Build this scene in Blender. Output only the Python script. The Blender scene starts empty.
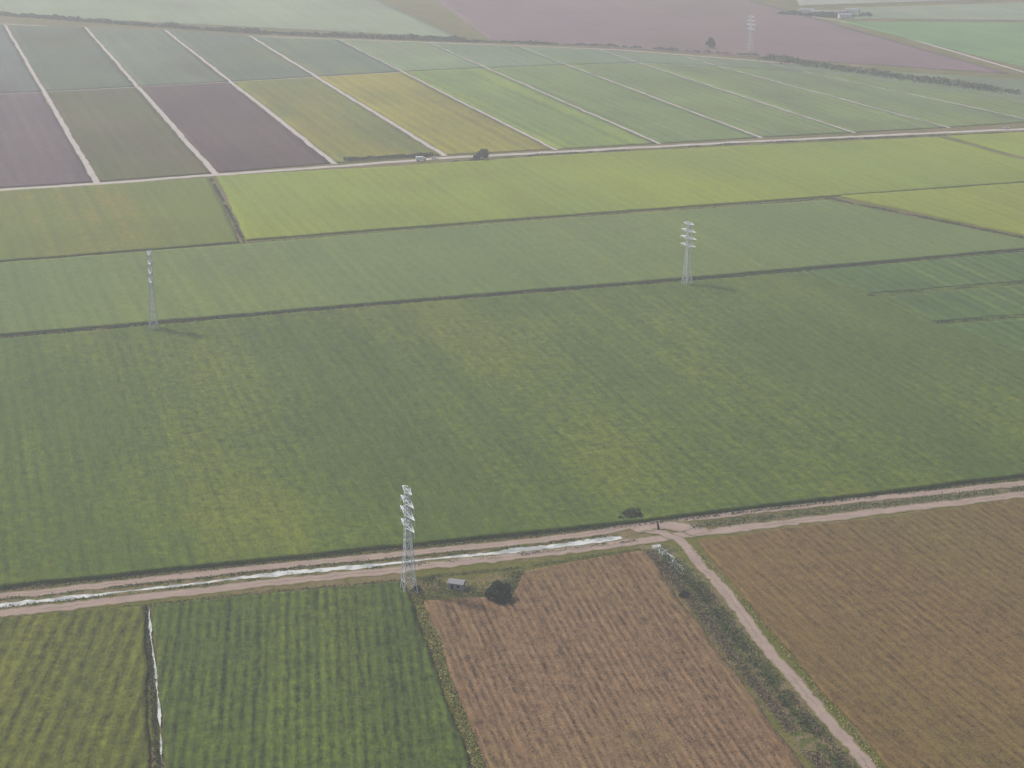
import bpy, bmesh, math, random
import numpy as np
from mathutils import Vector, Matrix
random.seed(7); rng=np.random.default_rng(7)
sc=bpy.context.scene
# ---------------------------------------------------------------- camera
FPX=1824.0; CAM_H=290.0; PITCH=math.radians(17.8)
cam_d=bpy.data.cameras.new("camera"); cam=bpy.data.objects.new("camera",cam_d); sc.collection.objects.link(cam)
cam_d.sensor_width=36; cam_d.lens=36*FPX/1024; cam_d.clip_start=1; cam_d.clip_end=60000
cam.location=(0,0,CAM_H); cam.rotation_euler=(math.pi/2-PITCH,0,0); sc.camera=cam
CP,SP=math.cos(PITCH),math.sin(PITCH)
def G(u,v):
    """plan position (metres) on the plain of a surveyed point"""
    a=(u-512)/FPX; b=(384-v)/FPX
    t=CAM_H/(SP-b*CP)
    return (a*t,(CP+b*SP)*t)
def GL(pts): return [G(*p) for p in pts]
def depth(v): return CAM_H/(SP-(384-v)/FPX*CP)
# ---------------------------------------------------------------- colour
SIG=0.00020
HAZE=(0.38,0.40,0.42)
EXPO=(1.62,1.66,1.52)
def s2l(c):
    c/=255.; return c/12.92 if c<=.04045 else ((c+.055)/1.055)**2.4
def alb(rgb,v):
    T=math.exp(-SIG*depth(v)); out=[]
    for c,h,e in zip(rgb,HAZE,EXPO):
        out.append(min(.6,max(.008,(s2l(c)-h*(1-T))/(e*T))))
    return tuple(out)
class NT:
    def __init__(s,name,rough=.9,spec=.1):
        s.m=bpy.data.materials.new(name); s.m.use_nodes=True; s.t=s.m.node_tree; s.n=s.t.nodes; s.l=s.t.links
        s.b=s.n["Principled BSDF"]; s.b.inputs["Roughness"].default_value=rough
        s.b.inputs["Specular IOR Level"].default_value=spec
        s.tc=s.n.new("ShaderNodeTexCoord")
    def put(s,i,x):
        if hasattr(x,"links") : s.l.new(x,i)
        else: i.default_value=x
    def math(s,op,a,b=0.0,c=None):
        n=s.n.new("ShaderNodeMath"); n.operation=op; s.put(n.inputs[0],a); s.put(n.inputs[1],b)
        if c is not None: s.put(n.inputs[2],c)
        return n.outputs[0]
    def mapping(s,rot=0,scale=(1,1,1),loc=(0,0,0),src="Object"):
        r=s.n.new("ShaderNodeMapping"); r.inputs["Rotation"].default_value=(0,0,rot); s.l.new(s.tc.outputs[src],r.inputs[0])
        n=s.n.new("ShaderNodeMapping"); n.inputs["Scale"].default_value=scale; n.inputs["Location"].default_value=loc
        s.l.new(r.outputs[0],n.inputs[0]); return n.outputs[0]
    def noise(s,vec,scale,detail=3,rough=.55):
        n=s.n.new("ShaderNodeTexNoise"); n.inputs["Scale"].default_value=scale; n.inputs["Detail"].default_value=detail
        n.inputs["Roughness"].default_value=rough; s.l.new(vec,n.inputs["Vector"]); return n.outputs["Fac"]
    def ramp(s,x,lo,hi):
        n=s.n.new("ShaderNodeMapRange"); n.interpolation_type='SMOOTHSTEP'; s.put(n.inputs[0],x); n.inputs[1].default_value=lo; n.inputs[2].default_value=hi
        return n.outputs[0]
    def mix(s,f,a,b,mode='MIX'):
        n=s.n.new("ShaderNodeMix"); n.data_type='RGBA'; n.blend_type=mode
        s.put(n.inputs[0],f)
        for k,x in ((6,a),(7,b)):
            if isinstance(x,tuple): x=(*x[:3],1)
            s.put(n.inputs[k],x)
        return n.outputs[2]
    def scale(s,col,f):
        n=s.n.new("ShaderNodeVectorMath"); n.operation='SCALE'
        if isinstance(col,tuple): n.inputs[0].default_value=col[:3]
        else: s.l.new(col,n.inputs[0])
        s.put(n.inputs[3],f); return n.outputs[0]
    def out(s,col,bump=None,dist=.3,strength=.6):
        if isinstance(col,tuple): s.b.inputs["Base Color"].default_value=(*col[:3],1)
        else: s.l.new(col,s.b.inputs["Base Color"])
        if bump is not None:
            n=s.n.new("ShaderNodeBump"); n.inputs["Distance"].default_value=dist; n.inputs["Strength"].default_value=strength
            s.l.new(bump,n.inputs["Height"]); s.l.new(n.outputs[0],s.b.inputs["Normal"])
        return s.m
def crop_mat(name,base,alt,ang,patch=(.4,.8),pscale=.012,streak=.35,fine=.5,rows=.12,spacing=3.2,large=.2,soil=None,soil_amt=0.,seed=0,patch_amt=.8,stretch=.35,dark=0.,pst=.25,wide=1.):
    m=NT(name); rot=-math.radians(ang)  # rows run 'ang' deg left of +Y
    P=m.mapping(rot,loc=(seed*37.1,seed*91.7,0))
    PS=m.mapping(rot,scale=(1,stretch,1),loc=(seed*21.1,seed*9.7,0))
    st=m.mapping(rot,scale=(1,.03,1),loc=(seed*11.3,seed*5.7,0))
    st2=m.mapping(rot,scale=(1,.006,1),loc=(seed*3.3,seed*15.7,0))
    st3=m.mapping(rot,scale=(1,.12,1),loc=(seed*7.3,seed*1.7,0))
    big=m.noise(P,.007,4); mid=m.noise(P,.05,4,.6)
    s1=m.noise(st,.35,3,.65); s2=m.noise(st2,.09,2,.6); s3=m.noise(st3,.9,3,.7)
    f1=m.noise(P,1.1,3,.7); f2=m.noise(P,.28,3,.6)
    sx=m.n.new("ShaderNodeSeparateXYZ"); m.l.new(P,sx.inputs[0])
    w=m.math('SINE',m.math('MULTIPLY',m.math('ADD',sx.outputs[0],m.math('MULTIPLY',mid,1.0)),2*math.pi/spacing))
    pm=m.math('ADD',m.noise(PS,pscale,4,.55),m.math('MULTIPLY',m.math('SUBTRACT',f2,.5),.6))
    pm=m.math('ADD',pm,m.math('MULTIPLY',m.math('SUBTRACT',s2,.5),pst))
    pm=m.math('MULTIPLY',m.ramp(pm,*patch),patch_amt)
    col=m.mix(pm,base,alt)
    if soil is not None:
        sm=m.ramp(m.math('ADD',s1,m.math('MULTIPLY',m.math('SUBTRACT',f1,.5),.7)),.72-soil_amt*.35,.86-soil_amt*.3)
        col=m.mix(sm,col,soil)
    f=m.math('MULTIPLY_ADD',m.math('SUBTRACT',big,.5),large*2.2,1.)
    f=m.math('MULTIPLY_ADD',m.math('SUBTRACT',s1,.5),streak*1.6,f)
    f=m.math('MULTIPLY_ADD',m.math('SUBTRACT',s2,.5),streak*1.4*wide,f)
    f=m.math('MULTIPLY_ADD',m.math('SUBTRACT',s3,.5),streak*1.2+fine*1.2,f)
    f=m.math('MULTIPLY_ADD',m.math('SUBTRACT',f1,.5),fine*2.2,f)
    f=m.math('MULTIPLY_ADD',m.math('SUBTRACT',f2,.5),fine*1.1,f)
    f=m.math('MULTIPLY_ADD',m.math('MULTIPLY',w,m.ramp(mid,.25,.6)),rows*1.5,f)
    if dark:  # gaps between plants along the rows
        f=m.math('MULTIPLY_ADD',m.ramp(s3,.60,.72),-dark,f)
    f=m.math('MAXIMUM',f,.22)
    return m.out(m.scale(col,f),f1,.4,.6)
def dirt_mat(name,base,grass,seed=0,gmix=.5):
    m=NT(name); P=m.mapping(0,loc=(seed*13,seed*7,0))
    n=m.noise(P,.12,5,.65); f=m.noise(P,1.0,4,.7); w=m.noise(P,.02,2)
    uv=m.n.new("ShaderNodeSeparateXYZ"); m.l.new(m.tc.outputs["UV"],uv.inputs[0])
    d=m.math('ABSOLUTE',m.math('SUBTRACT',uv.outputs[1],.5))
    edge=m.ramp(m.math('ADD',d,m.math('MULTIPLY',m.math('SUBTRACT',n,.5),.6)),.30,.5)
    ctr=m.math('MULTIPLY',m.math('SUBTRACT',1.,m.ramp(m.math('ADD',d,m.math('MULTIPLY',m.math('SUBTRACT',f,.5),.15)),.02,.09)),gmix)
    col=m.mix(m.math('MAXIMUM',edge,m.math('MULTIPLY',ctr,m.ramp(w,.42,.6))),base,grass)
    ff=m.math('MULTIPLY_ADD',m.math('SUBTRACT',n,.5),.8,1.); ff=m.math('MULTIPLY_ADD',m.math('SUBTRACT',f,.5),.6,ff)
    return m.out(m.scale(col,ff),f,.08,.5)
def leaf_mat(name,a,b,seed=0):
    m=NT(name,.8,.15); P=m.mapping(0,loc=(seed,seed*2,0))
    n=m.noise(P,.35,3,.6); g=m.n.new("ShaderNodeNewGeometry")
    k=m.math('ADD',m.math('MULTIPLY',n,.6),m.math('MULTIPLY',g.outputs["Random Per Island"],.5))
    return m.out(m.scale(m.mix(m.ramp(k,.3,.8),a,b),m.math('MULTIPLY_ADD',g.outputs["Random Per Island"],.7,.65)))
def plain(name,c,rough=.6,metal=0.,var=.15,scale=2.):
    m=NT(name,rough,.4); m.b.inputs["Metallic"].default_value=metal
    n=m.noise(m.mapping(),scale,4,.6)
    return m.out(m.scale(c,m.math('MULTIPLY_ADD',m.math('SUBTRACT',n,.5),var*2,1.)))
# ---------------------------------------------------------------- mesh helpers
def link(name,me,mat=None,parent=None):
    o=bpy.data.objects.new(name,me); sc.collection.objects.link(o)
    if mat: me.materials.append(mat)
    if parent: o.parent=parent
    return o
def mesh_np(name,V,F,mat,smooth=False,parent=None,uv=None):
    me=bpy.data.meshes.new(name); V=np.asarray(V,dtype=np.float32); F=np.asarray(F,dtype=np.int32)
    k=F.shape[1]; me.vertices.add(len(V)); me.vertices.foreach_set("co",V.ravel())
    me.loops.add(F.size); me.loops.foreach_set("vertex_index",F.ravel())
    me.polygons.add(len(F)); me.polygons.foreach_set("loop_start",np.arange(0,F.size,k,dtype=np.int32)); me.polygons.foreach_set("loop_total",np.full(len(F),k,dtype=np.int32))
    if uv is not None:
        l=me.uv_layers.new(name="UVMap"); l.data.foreach_set("uv",np.asarray(uv,dtype=np.float32)[F.ravel()].ravel())
    me.update(calc_edges=True); me.validate()
    if smooth: me.polygons.foreach_set("use_smooth",np.ones(len(F),dtype=bool))
    return link(name,me,mat,parent)
def resample(pts,n):
    p=np.array(pts,float); d=np.r_[0,np.cumsum(np.hypot(*np.diff(p,axis=0).T))]
    s=np.linspace(0,d[-1],n); return np.c_[np.interp(s,d,p[:,0]),np.interp(s,d,p[:,1])],d[-1]
def smooth_noise(x,y,cell,seed):
    r=np.random.default_rng(seed); g=r.random((64,64))
    xi=x/cell; yi=y/cell; x0=np.floor(xi).astype(int); y0=np.floor(yi).astype(int); fx=xi-x0; fy=yi-y0
    fx=fx*fx*(3-2*fx); fy=fy*fy*(3-2*fy); a=lambda i,j:g[i%64,j%64]
    return a(x0,y0)*(1-fx)*(1-fy)+a(x0+1,y0)*fx*(1-fy)+a(x0,y0+1)*(1-fx)*fy+a(x0+1,y0+1)*fx*fy
def field(name,top,bot,h,mat,cell=3.,world=False,jit=.5,seed=1):
    """crop canopy standing h above the soil, with ragged edges and sides down to the ground"""
    if not world: top=GL(top); bot=GL(bot)
    _,lt=resample(top,2); _,lb=resample(bot,2)
    nx=max(4,int(max(lt,lb)/cell)); side=math.dist(top[0],bot[0]); ny=max(4,int(max(side,math.dist(top[-1],bot[-1]))/cell))
    nx=min(nx,420); ny=min(ny,300)
    T,_=resample(top,nx); B,_=resample(bot,nx)
    s=np.linspace(0,1,ny)[:,None,None]; XY=B[None]*(1-s)+T[None]*s
    e=np.zeros((ny,nx),bool); e[0]=e[-1]=True; e[:,0]=e[:,-1]=True
    r=np.random.default_rng(seed)
    edge_n=(smooth_noise(XY[...,0],XY[...,1],18,seed+3)-.5)
    XY=XY+r.normal(0,jit*.35,XY.shape)*np.where(e,1.,.6)[...,None]+(edge_n*1.6)[...,None]
    z=h*(.80+.22*smooth_noise(XY[...,0],XY[...,1],14,seed)+.16*r.random((ny,nx)))
    V=np.concatenate([XY,z[...,None]],-1).reshape(-1,3)
    idx=np.arange(nx*ny).reshape(ny,nx)
    F=[np.stack([idx[:-1,:-1],idx[:-1,1:],idx[1:,1:],idx[1:,:-1]],-1).reshape(-1,4)]
    ring=np.r_[idx[0,:],idx[1:,-1],idx[-1,-2::-1],idx[-2:0:-1,0]]
    W=V[ring].copy(); W[:,2]=-.05; base=len(V); V=np.r_[V,W]; m=len(ring); a=np.arange(m); b=(a+1)%m
    F.append(np.stack([ring[a],base+a,base+b,ring[b]],-1))
    return mesh_np(name,V,np.concatenate(F),mat,smooth=False)
def strip(name,pts,width,z,mat,step=3.,jit=.12,world=False,w2=None,wander=0.,pinch=0.):
    p=pts if world else GL(pts); _,L=resample(p,2); n=max(3,int(L/step)); P,_=resample(p,n)
    d=np.gradient(P,axis=0); d/=np.hypot(d[:,0],d[:,1])[:,None]; N=np.c_[-d[:,1],d[:,0]]
    s=np.linspace(0,L,n); r=np.random.default_rng(len(name)*31+int(L))
    if wander: P=P+N*(wander*(smooth_noise(s,s*0,25,3)-.5)*2)[:,None]
    w=np.full(n,width) if w2 is None else np.linspace(width,w2,n)
    if pinch: w=w*np.clip(1-pinch*(smooth_noise(s,s*0,11,9)*1.3+smooth_noise(s,s*0,40,19)-.75),.04,1.25)
    a=w/2*(1+r.normal(0,jit,n)); b=w/2*(1+r.normal(0,jit,n))
    A=P+N*a[:,None]; B=P-N*b[:,None]
    V=np.r_[np.c_[A,np.full(n,z)],np.c_[B,np.full(n,z)]]; i=np.arange(n-1)
    F=np.stack([i,i+n,i+n+1,i+1],-1); uv=np.r_[np.c_[s,np.ones(n)],np.c_[s,np.zeros(n)]]
    return mesh_np(name,V,F,mat,uv=uv)
def leaves_np(C,size,seed):
    r=np.random.default_rng(seed); n=len(C); a=r.normal(size=(n,3)); a/=np.linalg.norm(a,axis=1)[:,None]
    b=np.cross(a,r.normal(size=(n,3))); b/=np.linalg.norm(b,axis=1)[:,None]
    s=(size*r.uniform(.5,1.3,n))[:,None]; a=a*s; b=b*s*.6
    V=np.stack([C-a,C-b*.9,C+a,C+b],1).reshape(-1,3); F=np.arange(4*n).reshape(n,4); return V,F
def veg_strip(name,pts,width,height,dens,size,mat,world=False,gap=.3,seed=1,z0=0.,big=24):
    p=pts if world else GL(pts); _,L=resample(p,2); n=int(L*dens); P,_=resample(p,max(3,int(L)))
    d=np.gradient(P,axis=0); d/=np.hypot(d[:,0],d[:,1])[:,None]; N=np.c_[-d[:,1],d[:,0]]
    r=np.random.default_rng(seed); k=r.integers(0,len(P),n); off=r.normal(0,width/3.2,n)
    c=P[k]+N[k]*off[:,None]+r.uniform(-.6,.6,(n,2))
    cl=smooth_noise(c[:,0],c[:,1],6,seed)*.5+smooth_noise(c[:,0],c[:,1],big,seed+5)*.5
    keep=cl+r.normal(0,.06,n)>gap; c=c[keep]; cl=np.maximum(cl[keep],gap)
    z=z0+r.random(len(c))**.7*height*(.35+1.1*(cl-gap)/(1-gap))*np.exp(-(off[keep]/width)**2)
    V,F=leaves_np(np.c_[c,z],size,seed); return mesh_np(name,V,F,mat)
def tube(bm,a,b,r1,r2,seg=8):
    a=Vector(a); b=Vector(b); q=(b-a).to_track_quat('Z','Y'); ra=[];rb=[]
    for i in range(seg):
        t=2*math.pi*i/seg; v=Vector((math.cos(t),math.sin(t),0)); ra.append(bm.verts.new(a+q@(v*r1))); rb.append(bm.verts.new(b+q@(v*r2)))
    for i in range(seg):
        j=(i+1)%seg; bm.faces.new((ra[i],ra[j],rb[j],rb[i]))
    bm.faces.new(rb); bm.faces.new(ra[::-1])
def bm_obj(name,bm,mat,parent=None):
    me=bpy.data.meshes.new(name); bm.normal_update(); bm.to_mesh(me); bm.free(); return link(name,me,mat,parent)
def empty(name,loc,rot=0):
    e=bpy.data.objects.new(name,None); e.location=loc; e.rotation_euler=(0,0,rot); e.empty_display_size=1; sc.collection.objects.link(e); return e
def box(bm,c,s,bev=0.,taper=None):
    vs=bmesh.ops.create_cube(bm,size=1)["verts"]
    for v in vs:
        k=1. if not(taper and v.co.z>0) else taper
        v.co=Vector((v.co.x*s[0]*k+c[0],v.co.y*s[1]*k+c[1],v.co.z*s[2]+c[2]))
    if bev: bmesh.ops.bevel(bm,geom=list({e for v in vs for e in v.link_edges}),offset=bev,segments=2,affect='EDGES')
# ---------------------------------------------------------------- light & air
SUN_EL=math.radians(50); SUN_AZ=math.radians(-60) # from +Y, negative = to the left
sd=Vector((math.sin(SUN_AZ)*math.cos(SUN_EL),math.cos(SUN_AZ)*math.cos(SUN_EL),math.sin(SUN_EL)))
w=bpy.data.worlds.new("World"); sc.world=w; w.use_nodes=True
sk=w.node_tree.nodes.new("ShaderNodeTexSky"); sk.sky_type='NISHITA'; sk.sun_disc=False; sk.sun_elevation=SUN_EL; sk.sun_rotation=SUN_AZ
sk.air_density=1.2; sk.dust_density=4.0; sk.altitude=100
bg=w.node_tree.nodes["Background"]; w.node_tree.links.new(sk.outputs[0],bg.inputs[0]); bg.inputs[1].default_value=.15
sl=bpy.data.lights.new("sun",'SUN'); sl.energy=4.7; sl.angle=math.radians(5); sl.color=(1,.96,.91)
so=bpy.data.objects.new("sun",sl); sc.collection.objects.link(so); so.rotation_euler=sd.to_track_quat('Z','Y').to_euler(); so.location=(0,0,3000)
sc.view_settings.view_transform='Standard'; sc.view_settings.look='None'; sc.view_settings.exposure=0
hm=bpy.data.materials.new("haze"); hm.use_nodes=True; nt=hm.node_tree; nt.nodes.clear()
vo=nt.nodes.new("ShaderNodeVolumeScatter"); vo.inputs["Density"].default_value=SIG; vo.inputs["Anisotropy"].default_value=.2; vo.inputs["Color"].default_value=(.95,.98,1,1)
oo=nt.nodes.new("ShaderNodeOutputMaterial"); nt.links.new(vo.outputs[0],oo.inputs["Volume"])
bm=bmesh.new(); box(bm,(0,6000,245),(24000,20000,510)); bm_obj("atmosphere_haze",bm,hm)
# ---------------------------------------------------------------- materials
M_ground=crop_mat("ground_mat",alb((110,112,78),500),alb((128,118,96),500),12,patch=(.45,.6),pscale=.03,streak=.1,rows=0,stretch=1)
M_road=dirt_mat("dirt_road_mat",alb((162,148,135),560),alb((120,118,88),560))
M_farroad=dirt_mat("far_dirt_road_mat",alb((182,177,170),160),alb((148,150,130),160),gmix=.2)
M_canal=NT("canal_bank_mat"); _P=M_canal.mapping(); _n=M_canal.noise(_P,.25,5,.7)
M_canal=M_canal.out(M_canal.mix(M_canal.ramp(_n,.42,.56),alb((98,106,74),560),alb((130,120,98),560)),_n,.3,.6)
wm=NT("sky_glint_water_mat",.12,.5); n=wm.noise(wm.mapping(),.15,4,.6); M_water=wm.out(wm.mix(wm.ramp(n,.4,.6),(.22,.23,.21),(.42,.42,.39)))  # whitish sky reflection painted into the water's base colour, in noisy patches
L_dark=leaf_mat("hedge_leaf_mat",(.032,.046,.02),(.065,.082,.033)); L_green=leaf_mat("grass_leaf_mat",(.05,.068,.024),(.10,.12,.045))
L_brown=leaf_mat("dry_weed_leaf_mat",(.09,.068,.045),(.16,.125,.085))
L_yel=leaf_mat("dry_grass_leaf_mat",(.15,.155,.04),(.25,.24,.07)); L_tree=leaf_mat("tree_leaf_mat",(.014,.024,.012),(.036,.05,.022))
M_bark=plain("bark_mat",(.07,.055,.04),.95)
M_steel=plain("galvanised_steel_mat",(.45,.47,.49),.5,.0,.1)
# ---------------------------------------------------------------- ground
bm=bmesh.new()
N=40
for j in range(N+1):
    for i in range(N+1): bm.verts.new(((i/N-.5)*40000,-8000+j/N*40000,0))
bm.verts.ensure_lookup_table()
for j in range(N):
    for i in range(N):
        a=j*(N+1)+i; bm.faces.new([bm.verts[k] for k in (a,a+1,a+N+2,a+N+1)])
bm_obj("ground",bm,M_ground)
RA=19; RN=12.4
# ---- main crop field
Mbig=crop_mat("main_crop_mat",alb((97,112,76),430),alb((116,123,72),470),17,patch=(.40,.80),pscale=.012,streak=.32,fine=.8,rows=.07,spacing=6.,large=.18,soil=alb((114,119,80),430),soil_amt=.15,seed=1,dark=.15,wide=.6)
field("crop_field",[(-255,362),(0,341),(400,306),(690,283),(1024,255),(1475,216)],[(-300,618),(0,589),(640,523),(1024,477),(2000,360)],1.5,Mbig,cell=2.2,seed=1)
Mp=crop_mat("dark_crop_mat",alb((98,116,88),300),alb((116,130,94),300),17,streak=.4,rows=.16,spacing=8,large=.3,seed=4)
for k,(t,b) in enumerate([([(800,274),(1150,243)],[(868,296),(1150,273)]),([(884,300),(1150,277)],[(934,324),(1150,307)]),([(948,328),(1150,311)],[(1030,358),(1150,345)])]):
    field("vegetable_field",t,b,1.85,Mp,cell=3,seed=20+k)
# ---- strip field
Ms=crop_mat("strip_crop_mat",alb((115,129,94),290),alb((126,135,94),290),RA,pscale=.006,streak=.28,fine=.55,rows=.05,spacing=8,large=.2,seed=2,wide=.7)
field("crop_field",[(-300,287),(0,264),(243,245),(500,224),(828,201)],[(-300,362),(0,336),(400,302),(690,279),(1058,247)],1.1,Ms,cell=4,seed=2)
Ml=crop_mat("left_crop_mat",alb((119,129,90),220),alb((148,132,96),230),RA,patch=(.5,.8),pscale=.008,streak=.28,fine=.5,rows=.04,spacing=8,large=.25,seed=3)
field("crop_field",[(-300,208),(0,192),(209,179)],[(-300,285),(0,262),(240,243)],1.,Ml,cell=4,seed=3)
Mb=crop_mat("bright_crop_mat",alb((140,150,92),200),alb((126,141,98),200),RA,patch=(.38,.66),pscale=.004,streak=.34,fine=.5,rows=.04,spacing=10,large=.25,seed=5)
field("crop_field",[(217,177),(400,167),(560,156),(762,146),(940,138)],[(247,241),(500,221),(830,197),(1086,178)],1.,Mb,cell=4.5,seed=5)
field("crop_field",[(948,137),(1400,113)],[(1096,177),(1400,154)],1.,Mb,cell=5,seed=6)
My=crop_mat("yellow_crop_mat",alb((138,147,92),210),alb((128,140,94),210),RA,streak=.32,fine=.5,rows=.04,spacing=10,large=.2,seed=6)
field("crop_field",[(840,197),(1400,157)],[(1068,245),(1400,216)],1.,My,cell=4.5,seed=7)
# ---- near fields
M1=crop_mat("near_left_crop_mat",alb((97,104,58),690),alb((113,116,64),690),RN-10,patch=(.3,.8),pscale=.02,streak=.55,fine=1.0,rows=.2,spacing=5,large=.12,soil=alb((84,84,54),690),soil_amt=.25,seed=7,stretch=.04,dark=.25)
field("crop_field",[(-300,649),(0,621),(143,609)],[(-300,900),(157,900)],1.3,M1,cell=1.6,seed=8)
M2=crop_mat("near_green_crop_mat",alb((87,101,58),690),alb((103,113,64),690),RN-6,patch=(.33,.82),pscale=.02,streak=.6,fine=1.0,rows=.2,spacing=3.6,large=.18,seed=8,stretch=.05,dark=.28)
field("crop_field",[(153,608),(300,593),(402,584)],[(176,900),(522,900)],1.3,M2,cell=1.5,seed=9)
M4=crop_mat("brown_crop_mat",alb((128,109,89),680),alb((119,108,83),680),RN,patch=(.38,.8),pscale=.02,streak=.5,fine=1.2,rows=.15,spacing=2.8,large=.15,soil=alb((94,79,66),680),soil_amt=.35,seed=9,dark=.38)
field("sorghum_field",[(426,602),(470,600),(513,598),(524,573),(643,552)],[(532,900),(902,900)],.9,M4,cell=1.5,seed=10)
M5=crop_mat("brown_right_crop_mat",alb((119,104,80),620),alb((109,103,76),620),RN+6,patch=(.36,.72),pscale=.008,streak=.42,fine=1.05,rows=.11,spacing=4,large=.22,soil=alb((100,85,68),620),soil_amt=.25,seed=10,dark=.28)
field("sorghum_field",[(696,542),(1024,500),(1400,450)],[(1000,900),(1700,900)],.9,M5,cell=1.8,seed=11)
# ---- far plots
cols=[((-232,10),(-262,204)),((-152,15),(-143,197)),((-75,20),(-22,190)),((5,25),(97,183)),((85,27),(215,174)),((165,30),(335,164)),((250,36),(445,156)),((340,40),(556,150)),((430,43),(660,144)),((520,47),(762,138)),((600,50),(855,133)),((680,56),(950,128)),((760,62),(1040,122)),((850,72),(1140,116))]
mids=[95,96,96,92,87,82,77,72,68,65,63,67,72,80]
lowc=[(122,116,118),(120,116,118),(120,114,116),(118,117,106),(114,107,110),(124,131,102),(137,139,98),(126,141,107),(124,139,109),(124,136,110),(124,135,111),(122,133,112),(122,133,112)]
upc=[(128,132,130),(128,134,132),(125,132,128),(122,130,121),(127,136,125),(124,132,124),(124,134,124),(136,147,128),(130,142,126),(130,142,126),(130,140,126),(129,138,124),(129,138,124)]
alts=[(122,116,118)]*3+[(114,119,102),(118,113,109),(137,135,90),(148,144,82),(136,148,104)]+[(130,142,110)]*5
def lerp(a,b,t): return (a[0]+(b[0]-a[0])*t,a[1]+(b[1]-a[1])*t)
def inset(q,d):
    c=np.mean(np.array(q),axis=0); out=[]; n=len(q)
    for i in range(n):
        p0,p,p1=np.array(q[i-1]),np.array(q[i]),np.array(q[(i+1)%n])
        e0=(p-p0)/np.linalg.norm(p-p0); e1=(p1-p)/np.linalg.norm(p1-p)
        n0=np.array([-e0[1],e0[0]]); n1=np.array([-e1[1],e1[0]])
        if np.dot(n0,c-p)<0: n0=-n0
        if np.dot(n1,c-p)<0: n1=-n1
        k=n0+n1; out.append(tuple(p+k*d/max(.4,1+np.dot(n0,n1))))
    return out
for i in range(len(cols)-1):
    (t0,b0),(t1,b1)=cols[i],cols[i+1]
    m0=lerp(t0,b0,(mids[i]-t0[1])/(b0[1]-t0[1])); m1=lerp(t1,b1,(mids[i+1]-t1[1])/(b1[1]-t1[1]))
    q=inset(GL([m0,m1,b1,b0]),3.2 if i<7 else 2.2)
    mt=crop_mat("plot_lower_mat",alb(lowc[i],120),alb(alts[i],120),RA,patch=(.36,.66),pscale=.02,streak=.5,fine=.65,rows=.07,spacing=12,large=.4,seed=30+i,stretch=.3)
    field("crop_plot",[q[0],q[1]],[q[3],q[2]],.5,mt,cell=6,world=True,seed=40+i)
    q=inset(GL([t0,t1,m1,m0]),2.6 if i<7 else 2.)
    mt=crop_mat("plot_upper_mat",alb(upc[i],55),alb(lowc[i],70),RA,patch=(.45,.8),pscale=.012,streak=.4,fine=.5,rows=.05,spacing=14,large=.4,seed=60+i)
    field("crop_plot",[q[0],q[1]],[q[3],q[2]],.5,mt,cell=8,world=True,seed=70+i)
for i,(t,b) in enumerate(cols):
    strip("farm_track",[t,b],3.8 if i<7 else 2.2,.12,M_farroad,step=6,w2=5.5 if i<7 else 3.6,wander=.8)
strip("farm_track",[lerp(t,b,(m-t[1])/(b[1]-t[1])) for (t,b),m in zip(cols,mids)],3.,.08,M_farroad,step=6)
strip("farm_track",[(-300,12),(5,24),(250,36),(500,45),(620,50),(760,61),(1100,90)],5,.08,M_farroad,step=8)
strip("dirt_road",[(-300,209),(0,190),(97,184),(215,175),(340,166),(445,158),(560,152),(760,141),(1024,129),(1300,116)],9,.1,M_farroad,step=6,wander=1)
# ---- beyond
def farf(top,bot,c,a,v,seed,h=.5): 
    mt=crop_mat("far_crop_mat",alb(c,v),alb(a,v),RA,patch=(.42,.7),pscale=.004,streak=.4,fine=.3,rows=0,large=.4,seed=seed,stretch=.7); field("crop_field",top,bot,h,mt,cell=14,seed=seed)
farf([(-300,-45),(60,-40),(300,-35)],[(-300,3),(60,18),(460,38)],(148,157,141),(142,152,136),10,80)
farf([(-300,-90),(300,-80),(420,-75)],[(-300,-50),(60,-44),(405,-20)],(164,164,160),(155,162,152),0,81)
farf([(425,-8),(735,-4)],[(490,40),(1010,74)],(138,130,132),(136,132,127),25,82)
farf([(430,-60),(700,-60)],[(425,-12),(720,-8)],(162,159,158),(154,161,150),0,83)
farf([(840,22),(1180,24)],[(1020,66),(1200,84)],(128,149,124),(134,153,126),30,84)
farf([(850,8),(1180,-2)],[(850,19),(1180,22)],(142,154,138),(148,150,138),10,85)
farf([(780,-30),(1200,-40)],[(800,6),(1180,-6)],(156,158,151),(152,161,148),0,86)
farf([(790,66),(1030,80),(1300,95)],[(1070,112),(1170,112),(1330,110)],(131,140,123),(123,135,120),85,87)
strip("dirt_road",[(700,-14),(738,0),(780,11),(815,17),(860,24),(1030,74),(1150,110)],5,.1,M_farroad,step=8)
strip("dirt_road",[(790,11),(860,10),(1024,4),(1200,-2)],6,.14,M_farroad,step=8)
# ---------------------------------------------------------------- main roads, canal
ur=[(-300,630),(0,596),(300,564),(500,545),(600,533),(650,523),(800,506),(1024,483),(1400,432)]
strip("dirt_road",ur,6.5,.14,M_road,step=2.5,wander=.7)
lr=[(-300,646),(0,613),(300,580),(450,564),(600,547),(655,540),(700,533),(800,521),(1024,494),(1400,446)]
strip("dirt_road",lr,7.5,.10,M_road,step=2.5,wander=.7)
strip("dirt_road",[(640,529),(662,533),(680,541),(725,592),(775,657),(868,768),(960,880)],5.6,.18,M_road,step=2.,wander=.5)
strip("dirt_road",[(632,530),(655,524),(690,528),(700,534)],11,.22,M_road,step=2.)
strip("canal_bank",[(-300,638),(0,604),(300,571),(500,553),(628,537)],9,.03,M_canal)
strip("canal_water",[(-300,638),(0,605),(300,572),(500,553),(622,538)],5.2,.06,M_water,step=2,jit=.22,wander=.6,pinch=.6)
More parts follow.
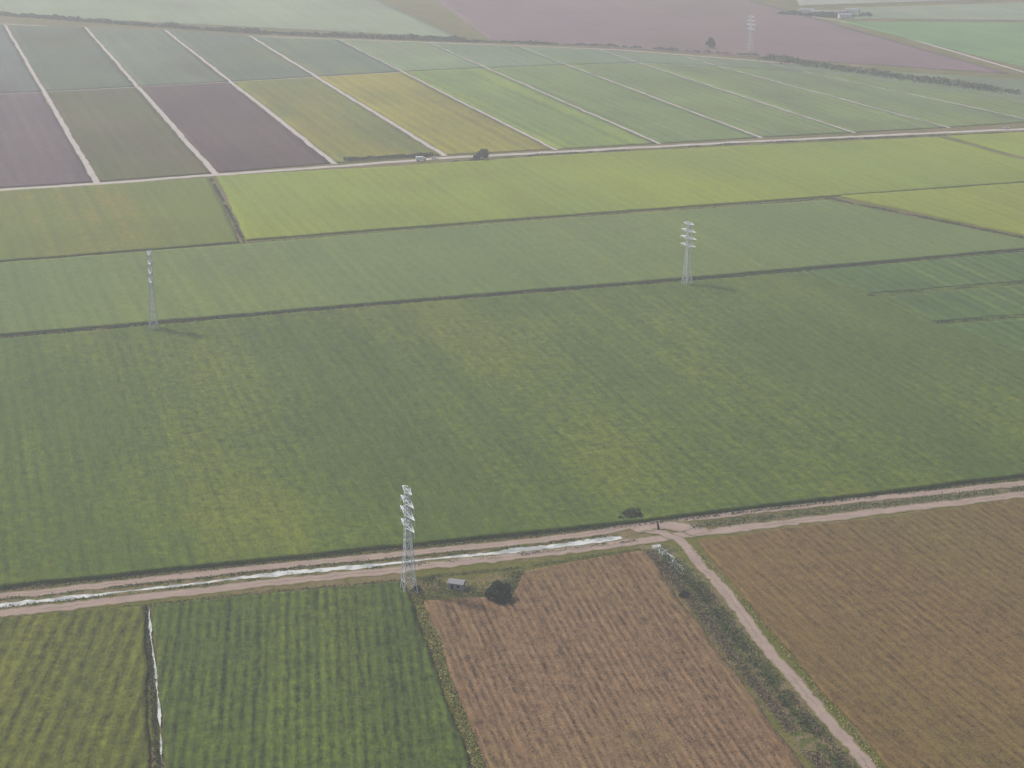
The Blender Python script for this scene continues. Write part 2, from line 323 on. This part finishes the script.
strip("ditch_bank",[(690,526),(800,514),(1024,489),(1400,439)],7,.03,M_canal)
strip("ditch_bank",[(655,545),(700,592),(745,657),(838,768),(930,880)],13,.04,M_canal)
strip("ditch_water",[(655,545),(668,556),(682,574)],3.6,.10,M_water,step=1.5,jit=.25)
strip("ditch_water",[(149,607),(151,640),(157,678),(160,720),(162,768),(168,860)],1.0,.75,M_water,step=2.,jit=.4,pinch=1.2)
# vegetation along edges
veg_strip("canal_grass",[(-300,634),(0,600),(300,568),(500,549),(625,534)],2.2,.9,14,.35,L_green,gap=.38,seed=1)
veg_strip("canal_grass",[(-300,642),(0,608),(300,575),(500,557),(635,541)],2.2,.8,12,.35,L_green,gap=.45,seed=2)
veg_strip("roadside_grass",[(-300,622),(0,591),(640,525),(1024,479),(1300,445)],2.5,1.1,14,.35,L_dark,gap=.25,seed=3)
veg_strip("ditch_grass",[(692,527),(800,514),(1024,489),(1300,453)],6,1.2,30,.32,L_green,gap=.2,seed=4)
veg_strip("ditch_grass",[(660,548),(702,592),(747,650),(840,762),(932,876)],7,1.1,50,.3,L_green,gap=.36,seed=5)
veg_strip("ditch_grass",[(664,560),(698,592),(742,650),(834,762),(926,876)],4,2.2,26,.34,L_dark,gap=.45,seed=6,big=18)
veg_strip("dry_weeds",[(648,552),(690,598),(735,660),(826,772),(915,880)],5,1.0,60,.3,L_brown,gap=.28,seed=36)
veg_strip("dry_weeds",[(670,556),(708,592),(753,650),(846,762),(938,876)],3,.8,22,.3,L_brown,gap=.4,seed=37)
veg_strip("roadside_grass",[(692,548),(735,592),(788,655),(882,768),(975,880)],2.5,.8,16,.3,L_yel,gap=.35,seed=7)
veg_strip("dry_grass",[(411,590),(442,665),(481,768),(527,890)],4.5,1.1,80,.3,L_yel,gap=.1,seed=8)
veg_strip("dry_grass",[(418,592),(432,612),(459,672),(499,780)],1.6,.8,7,.3,L_dark,gap=.45,seed=28)
veg_strip("ditch_grass",[(146,608),(149,650),(153,700),(158,768),(167,880)],1.8,1.4,26,.32,L_dark,gap=.25,seed=9)
veg_strip("roadside_grass",[(-300,655),(0,621),(300,590),(405,580),(520,568),(640,550)],2.6,.9,18,.3,L_green,gap=.25,seed=10)
veg_strip("yard_grass",[(425,578),(440,590),(470,596),(515,592),(520,572)],10,.9,80,.3,L_green,gap=.25,seed=11)
veg_strip("yard_grass",[(430,600),(450,590),(500,580)],8,.9,40,.3,L_yel,gap=.38,seed=12)
veg_strip("hedgerow",[(-260,364),(0,339),(150,325),(400,304),(690,281),(790,273),(1024,253),(1200,238)],2.6,1.9,24,.5,L_dark,gap=.2,seed=13,big=50)
veg_strip("hedgerow",[(-300,287),(0,263),(243,244),(500,223),(830,199),(1024,184)],1.4,1.1,6,.5,L_dark,gap=.35,seed=14,big=60)
veg_strip("hedgerow",[(211,179),(228,210),(244,242)],1.8,1.3,10,.45,L_dark,gap=.3,seed=15)
veg_strip("hedgerow",[(830,199),(920,217),(1060,246)],2.,1.4,12,.5,L_dark,gap=.35,seed=16)
veg_strip("hedgerow",[(940,138),(1024,161),(1090,178)],1.6,1.,6,.5,L_dark,gap=.4,seed=17)
veg_strip("hedgerow",[(345,161),(390,158),(432,156)],5,2.8,50,.7,L_dark,gap=.2,seed=18)
veg_strip("hedgerow",[(445,162),(560,154),(760,143),(1024,132)],3,1.4,10,.6,L_dark,gap=.45,seed=19)
veg_strip("hedgerow",[(868,298),(1150,275)],2.,1.9,12,.5,L_dark,gap=.25,seed=21,z0=.6)
veg_strip("hedgerow",[(932,326),(1150,309)],2.,1.9,12,.5,L_dark,gap=.25,seed=22,z0=.6)
# distant tree masses
veg_strip("distant_trees",[(-300,2),(0,15),(120,24),(250,33),(370,38),(480,42)],12,6,18,1.4,L_green,gap=.3,seed=23)
veg_strip("distant_trees",[(480,42),(600,46),(760,56)],7,4,9,1.2,L_green,gap=.42,seed=24)
veg_strip("distant_trees",[(765,58),(830,68),(900,78),(1030,95),(1200,112)],22,5.5,24,1.3,L_green,gap=.38,seed=25,big=40)
veg_strip("distant_trees",[(780,14),(830,17),(870,16)],12,7,30,1.5,L_dark,gap=.38,seed=26)
# ---------------------------------------------------------------- trees
def tree(name,uv,height,rad,seed,leaf=.45,low=.15,mat=None):
    x,y=G(*uv); r=np.random.default_rng(seed); e=empty(name,(x,y,0))
    bm=bmesh.new(); th=height*.45
    tube(bm,(0,0,-.1),(.1,.1,th),rad*.09,rad*.055)
    cl=[]
    for i in range(9):
        a=i*2.4+r.uniform(-.3,.3); rr=rad*r.uniform(.4,.72); z=height*r.uniform(low+.2,.85)
        p=(rr*math.cos(a),rr*math.sin(a),z); tube(bm,(.05,.05,th*r.uniform(.5,.95)),p,rad*.04,rad*.012,6); cl.append((p,rad*r.uniform(.3,.46)))
    cl.append(((0,0,height*.82),rad*.45)); cl.append(((0,0,height*.6),rad*.5))
    for i in range(10):
        a=r.uniform(0,6.28); cl.append(((rad*.75*math.cos(a),rad*.75*math.sin(a),height*r.uniform(low+.08,.6)),rad*r.uniform(.22,.34)))
    bm_obj("trunk",bm,M_bark,e); C=[]
    for p,q in cl:
        n=int(230*(q/1.5)**2*(.45/leaf)**2)+40; d=r.normal(size=(n,3)); d/=np.linalg.norm(d,axis=1)[:,None]
        C.append(np.array(p)+d*(q*r.uniform(.55,1.08,n))[:,None]*np.array([1,1,.85]))
    C=np.concatenate(C); C=C[C[:,2]>.2]; V,F=leaves_np(C,leaf,seed); mesh_np("crown",V,F,mat or L_tree,parent=e)
tree("tree",(498,601),8.0,4.8,1,low=.0,leaf=.4)
tree("bush",(632,518),3.4,4.0,2,low=-.1,mat=L_green,leaf=.35)
tree("bush",(620,521),1.8,1.8,3,low=-.1,mat=L_green,leaf=.35)
tree("tree",(483,160),9,4.8,4,leaf=.6,mat=L_dark)
tree("tree",(476,160),4,2.6,5,leaf=.6,low=0,mat=L_dark)
tree("tree",(710,48),12,6,6,leaf=.9,mat=L_dark)
tree("bush",(417,592),2.4,1.6,7,low=-.1,mat=L_dark,leaf=.3)
tree("bush",(684,596),2.,2,8,low=-.1,mat=L_dark,leaf=.3)
# ---------------------------------------------------------------- pylons
M_ins=plain("insulator_mat",(.3,.32,.33),.3); M_conc=plain("concrete_mat",(.2,.19,.18),.9)
def pylon(uv,H,ang,thick=1.,arm=1.,bwf=.07):
    x,y=G(*uv); e=empty("transmission_tower",(x,y,0),math.radians(ang))
    bm=bmesh.new(); bw=H*bwf; tw=H*.020; zk=.58*H
    def hw(z): return bw+(tw*1.3-bw)*(z/zk)**.85 if z<zk else tw*1.3+(tw-tw*1.3)*((z-zk)/(H-zk))
    def beam(a,b,r): tube(bm,a,b,r*thick,r*thick,4)
    def cor(z): h=hw(z); return [(h,h,z),(-h,h,z),(-h,-h,z),(h,-h,z)]
    zs=[0]; 
    while zs[-1]<H-.8: zs.append(min(H,zs[-1]+max(1.7,hw(zs[-1])*1.9)))
    for a,b in zip(zs[:-1],zs[1:]):
        A,B=cor(a),cor(b)
        for i in range(4):
            j=(i+1)%4; beam(A[i],B[i],.15); beam(A[i],B[j],.08); beam(A[j],B[i],.08); beam(B[i],B[j],.07)
    bm_obj("lattice_body",bm,M_steel,e); bm=bmesh.new(); ins=bmesh.new()
    for k,(f,L) in enumerate([(.645,.185),(.765,.20),(.875,.18),(.985,.13)]):
        z=f*H; L*=H*arm; dz=.04*H; h=hw(z)
        for s in (-1,1):
            tip=(0,s*L,z+dz*.25)
            for sx in (-1,1):
                beam((sx*h,s*h,z),tip,.13); beam((sx*h,s*h,z+dz*.95),tip,.12)
                for q in (.0,.25,.5,.75):
                    lo=Vector((sx*h,s*h,z)).lerp(Vector(tip),q); up=Vector((sx*h,s*h,z+dz*.95)).lerp(Vector(tip),min(1,q+.15)); beam(lo,up,.07)
            for q in (.0,.25,.5,.75):
                a=Vector((-h,s*h,z)).lerp(Vector(tip),q); b=Vector((h,s*h,z)).lerp(Vector(tip),min(1,q+.18)); beam(a,b,.07)
            if k<3:
                t=Vector(tip)
                for d in range(7): tube(ins,t-Vector((0,0,.3+d*.34)),t-Vector((0,0,.5+d*.34)),.16,.08,8)
    bm_obj("cross_arms",bm,M_steel,e); bm_obj("insulators",ins,M_ins,e)
    bm=bmesh.new()
    for c in cor(0): box(bm,(c[0],c[1],.2),(1.1,1.1,.8),.05)
    bm_obj("footings",bm,M_conc,e)
pylon((409,592),42,22,1.1,1.0,.062)
pylon((154,331),46,12,1.5,.8,.058)
pylon((687,286),40,36,1.2,.95,.062)
pylon((750,52),42,30,1.1)
# ---------------------------------------------------------------- pump house
M_wh=plain("whitewash_mat",(.25,.245,.23),.9); M_dk=plain("dark_opening_mat",(.02,.02,.02),.8); M_roof=plain("sheet_roof_mat",(.16,.16,.165),.8,var=.3)
def house(uv,L,Wd,Hh,rot,name="pump_house",pitch=.8,wall=None):
    x,y=G(*uv); e=empty(name,(x,y,0),math.radians(rot))
    bm=bmesh.new(); box(bm,(0,0,Hh/2),(L,Wd,Hh)); bm_obj("walls",bm,wall or M_wh,e)
    bm=bmesh.new(); l=L/2+.35; q=Wd/2+.4
    vs=[bm.verts.new(p) for p in [(-l,-q,Hh-.02),(l,-q,Hh-.02),(l,q,Hh-.02),(-l,q,Hh-.02),(-l,0,Hh+pitch),(l,0,Hh+pitch)]]
    for f in [(0,1,5,4),(2,3,4,5),(0,4,3),(1,2,5),(3,2,1,0)]: bm.faces.new([vs[i] for i in f])
    bm_obj("roof",bm,M_roof,e)
    bm=bmesh.new(); box(bm,(-L*.22,-Wd/2-.003,1.05),(1.1,.06,2.1)); bm_obj("door",bm,M_dk,e)
    bm=bmesh.new(); box(bm,(L*.2,-Wd/2-.003,1.5),(1.2,.06,.9)); bm_obj("window",bm,M_dk,e)
house((457,588),6.0,4.,2.7,-18)
M_wb=plain("white_render_mat",(.5,.5,.48),.9)
for i,(u,v,L) in enumerate([(806,13,22),(822,15,30),(838,16,26),(852,13,20),(845,18,18)]): house((u,v),L,11,5,random.uniform(-25,25),"farm_building",2.,M_wb)
# ---------------------------------------------------------------- vehicles
M_tyre=plain("tyre_mat",(.02,.02,.02),.8); M_glass=plain("window_glass_mat",(.02,.025,.03),.1); M_vw=plain("white_paint_mat",(.6,.6,.59),.35,var=.05)
def truck(uv,rot,M):
    x,y=G(*uv); e=empty("box_truck",(x,y,.15),math.radians(rot))
    bm=bmesh.new(); box(bm,(-1.2,0,2.25),(6.2,2.5,2.6),.06); bm_obj("cargo_box",bm,M,e)
    bm=bmesh.new(); box(bm,(3.15,0,1.65),(2.,2.3,2.1),.18,.9); bm_obj("cab",bm,M,e)
    bm=bmesh.new(); box(bm,(4.06,0,2.1),(.12,1.9,.8),.03); box(bm,(3.3,0,2.1),(1.,2.26,.7),.03); bm_obj("windows",bm,M_glass,e)
    bm=bmesh.new(); box(bm,(0,0,.75),(8.2,1.1,.3)); bm_obj("chassis",bm,M_tyre,e)
    bm=bmesh.new()
    for wx in (-3.2,-1.9,3.1):
        for s in (-1,1): tube(bm,(wx,s*.85,.5),(wx,s*1.2,.5),.5,.5,16)
    bm_obj("wheels",bm,M_tyre,e)
def pickup(uv,rot,M):
    x,y=G(*uv); e=empty("pickup_truck",(x,y,.15),math.radians(rot))
    bm=bmesh.new(); box(bm,(0,0,.8),(5.2,1.85,.6),.12); box(bm,(-1.7,.86,1.2),(1.8,.1,.3)); box(bm,(-1.7,-.86,1.2),(1.8,.1,.3)); bm_obj("body",bm,M,e)
    bm=bmesh.new(); box(bm,(.2,0,1.42),(1.9,1.65,.66),.1,.84); bm_obj("cabin",bm,M_glass,e)
    bm=bmesh.new(); box(bm,(.2,0,1.79),(1.5,1.36,.08),.03); bm_obj("roof",bm,M,e)
    bm=bmesh.new()
    for wx in (-1.6,1.6):
        for s in (-1,1): tube(bm,(wx,s*.72,.38),(wx,s*.96,.38),.38,.38,16)
    bm_obj("wheels",bm,M_tyre,e)
truck((421,161),8,M_vw); pickup((434,159),8,M_vw); pickup((1006,129),14,M_vw)
print("OBJ",len(bpy.data.objects))
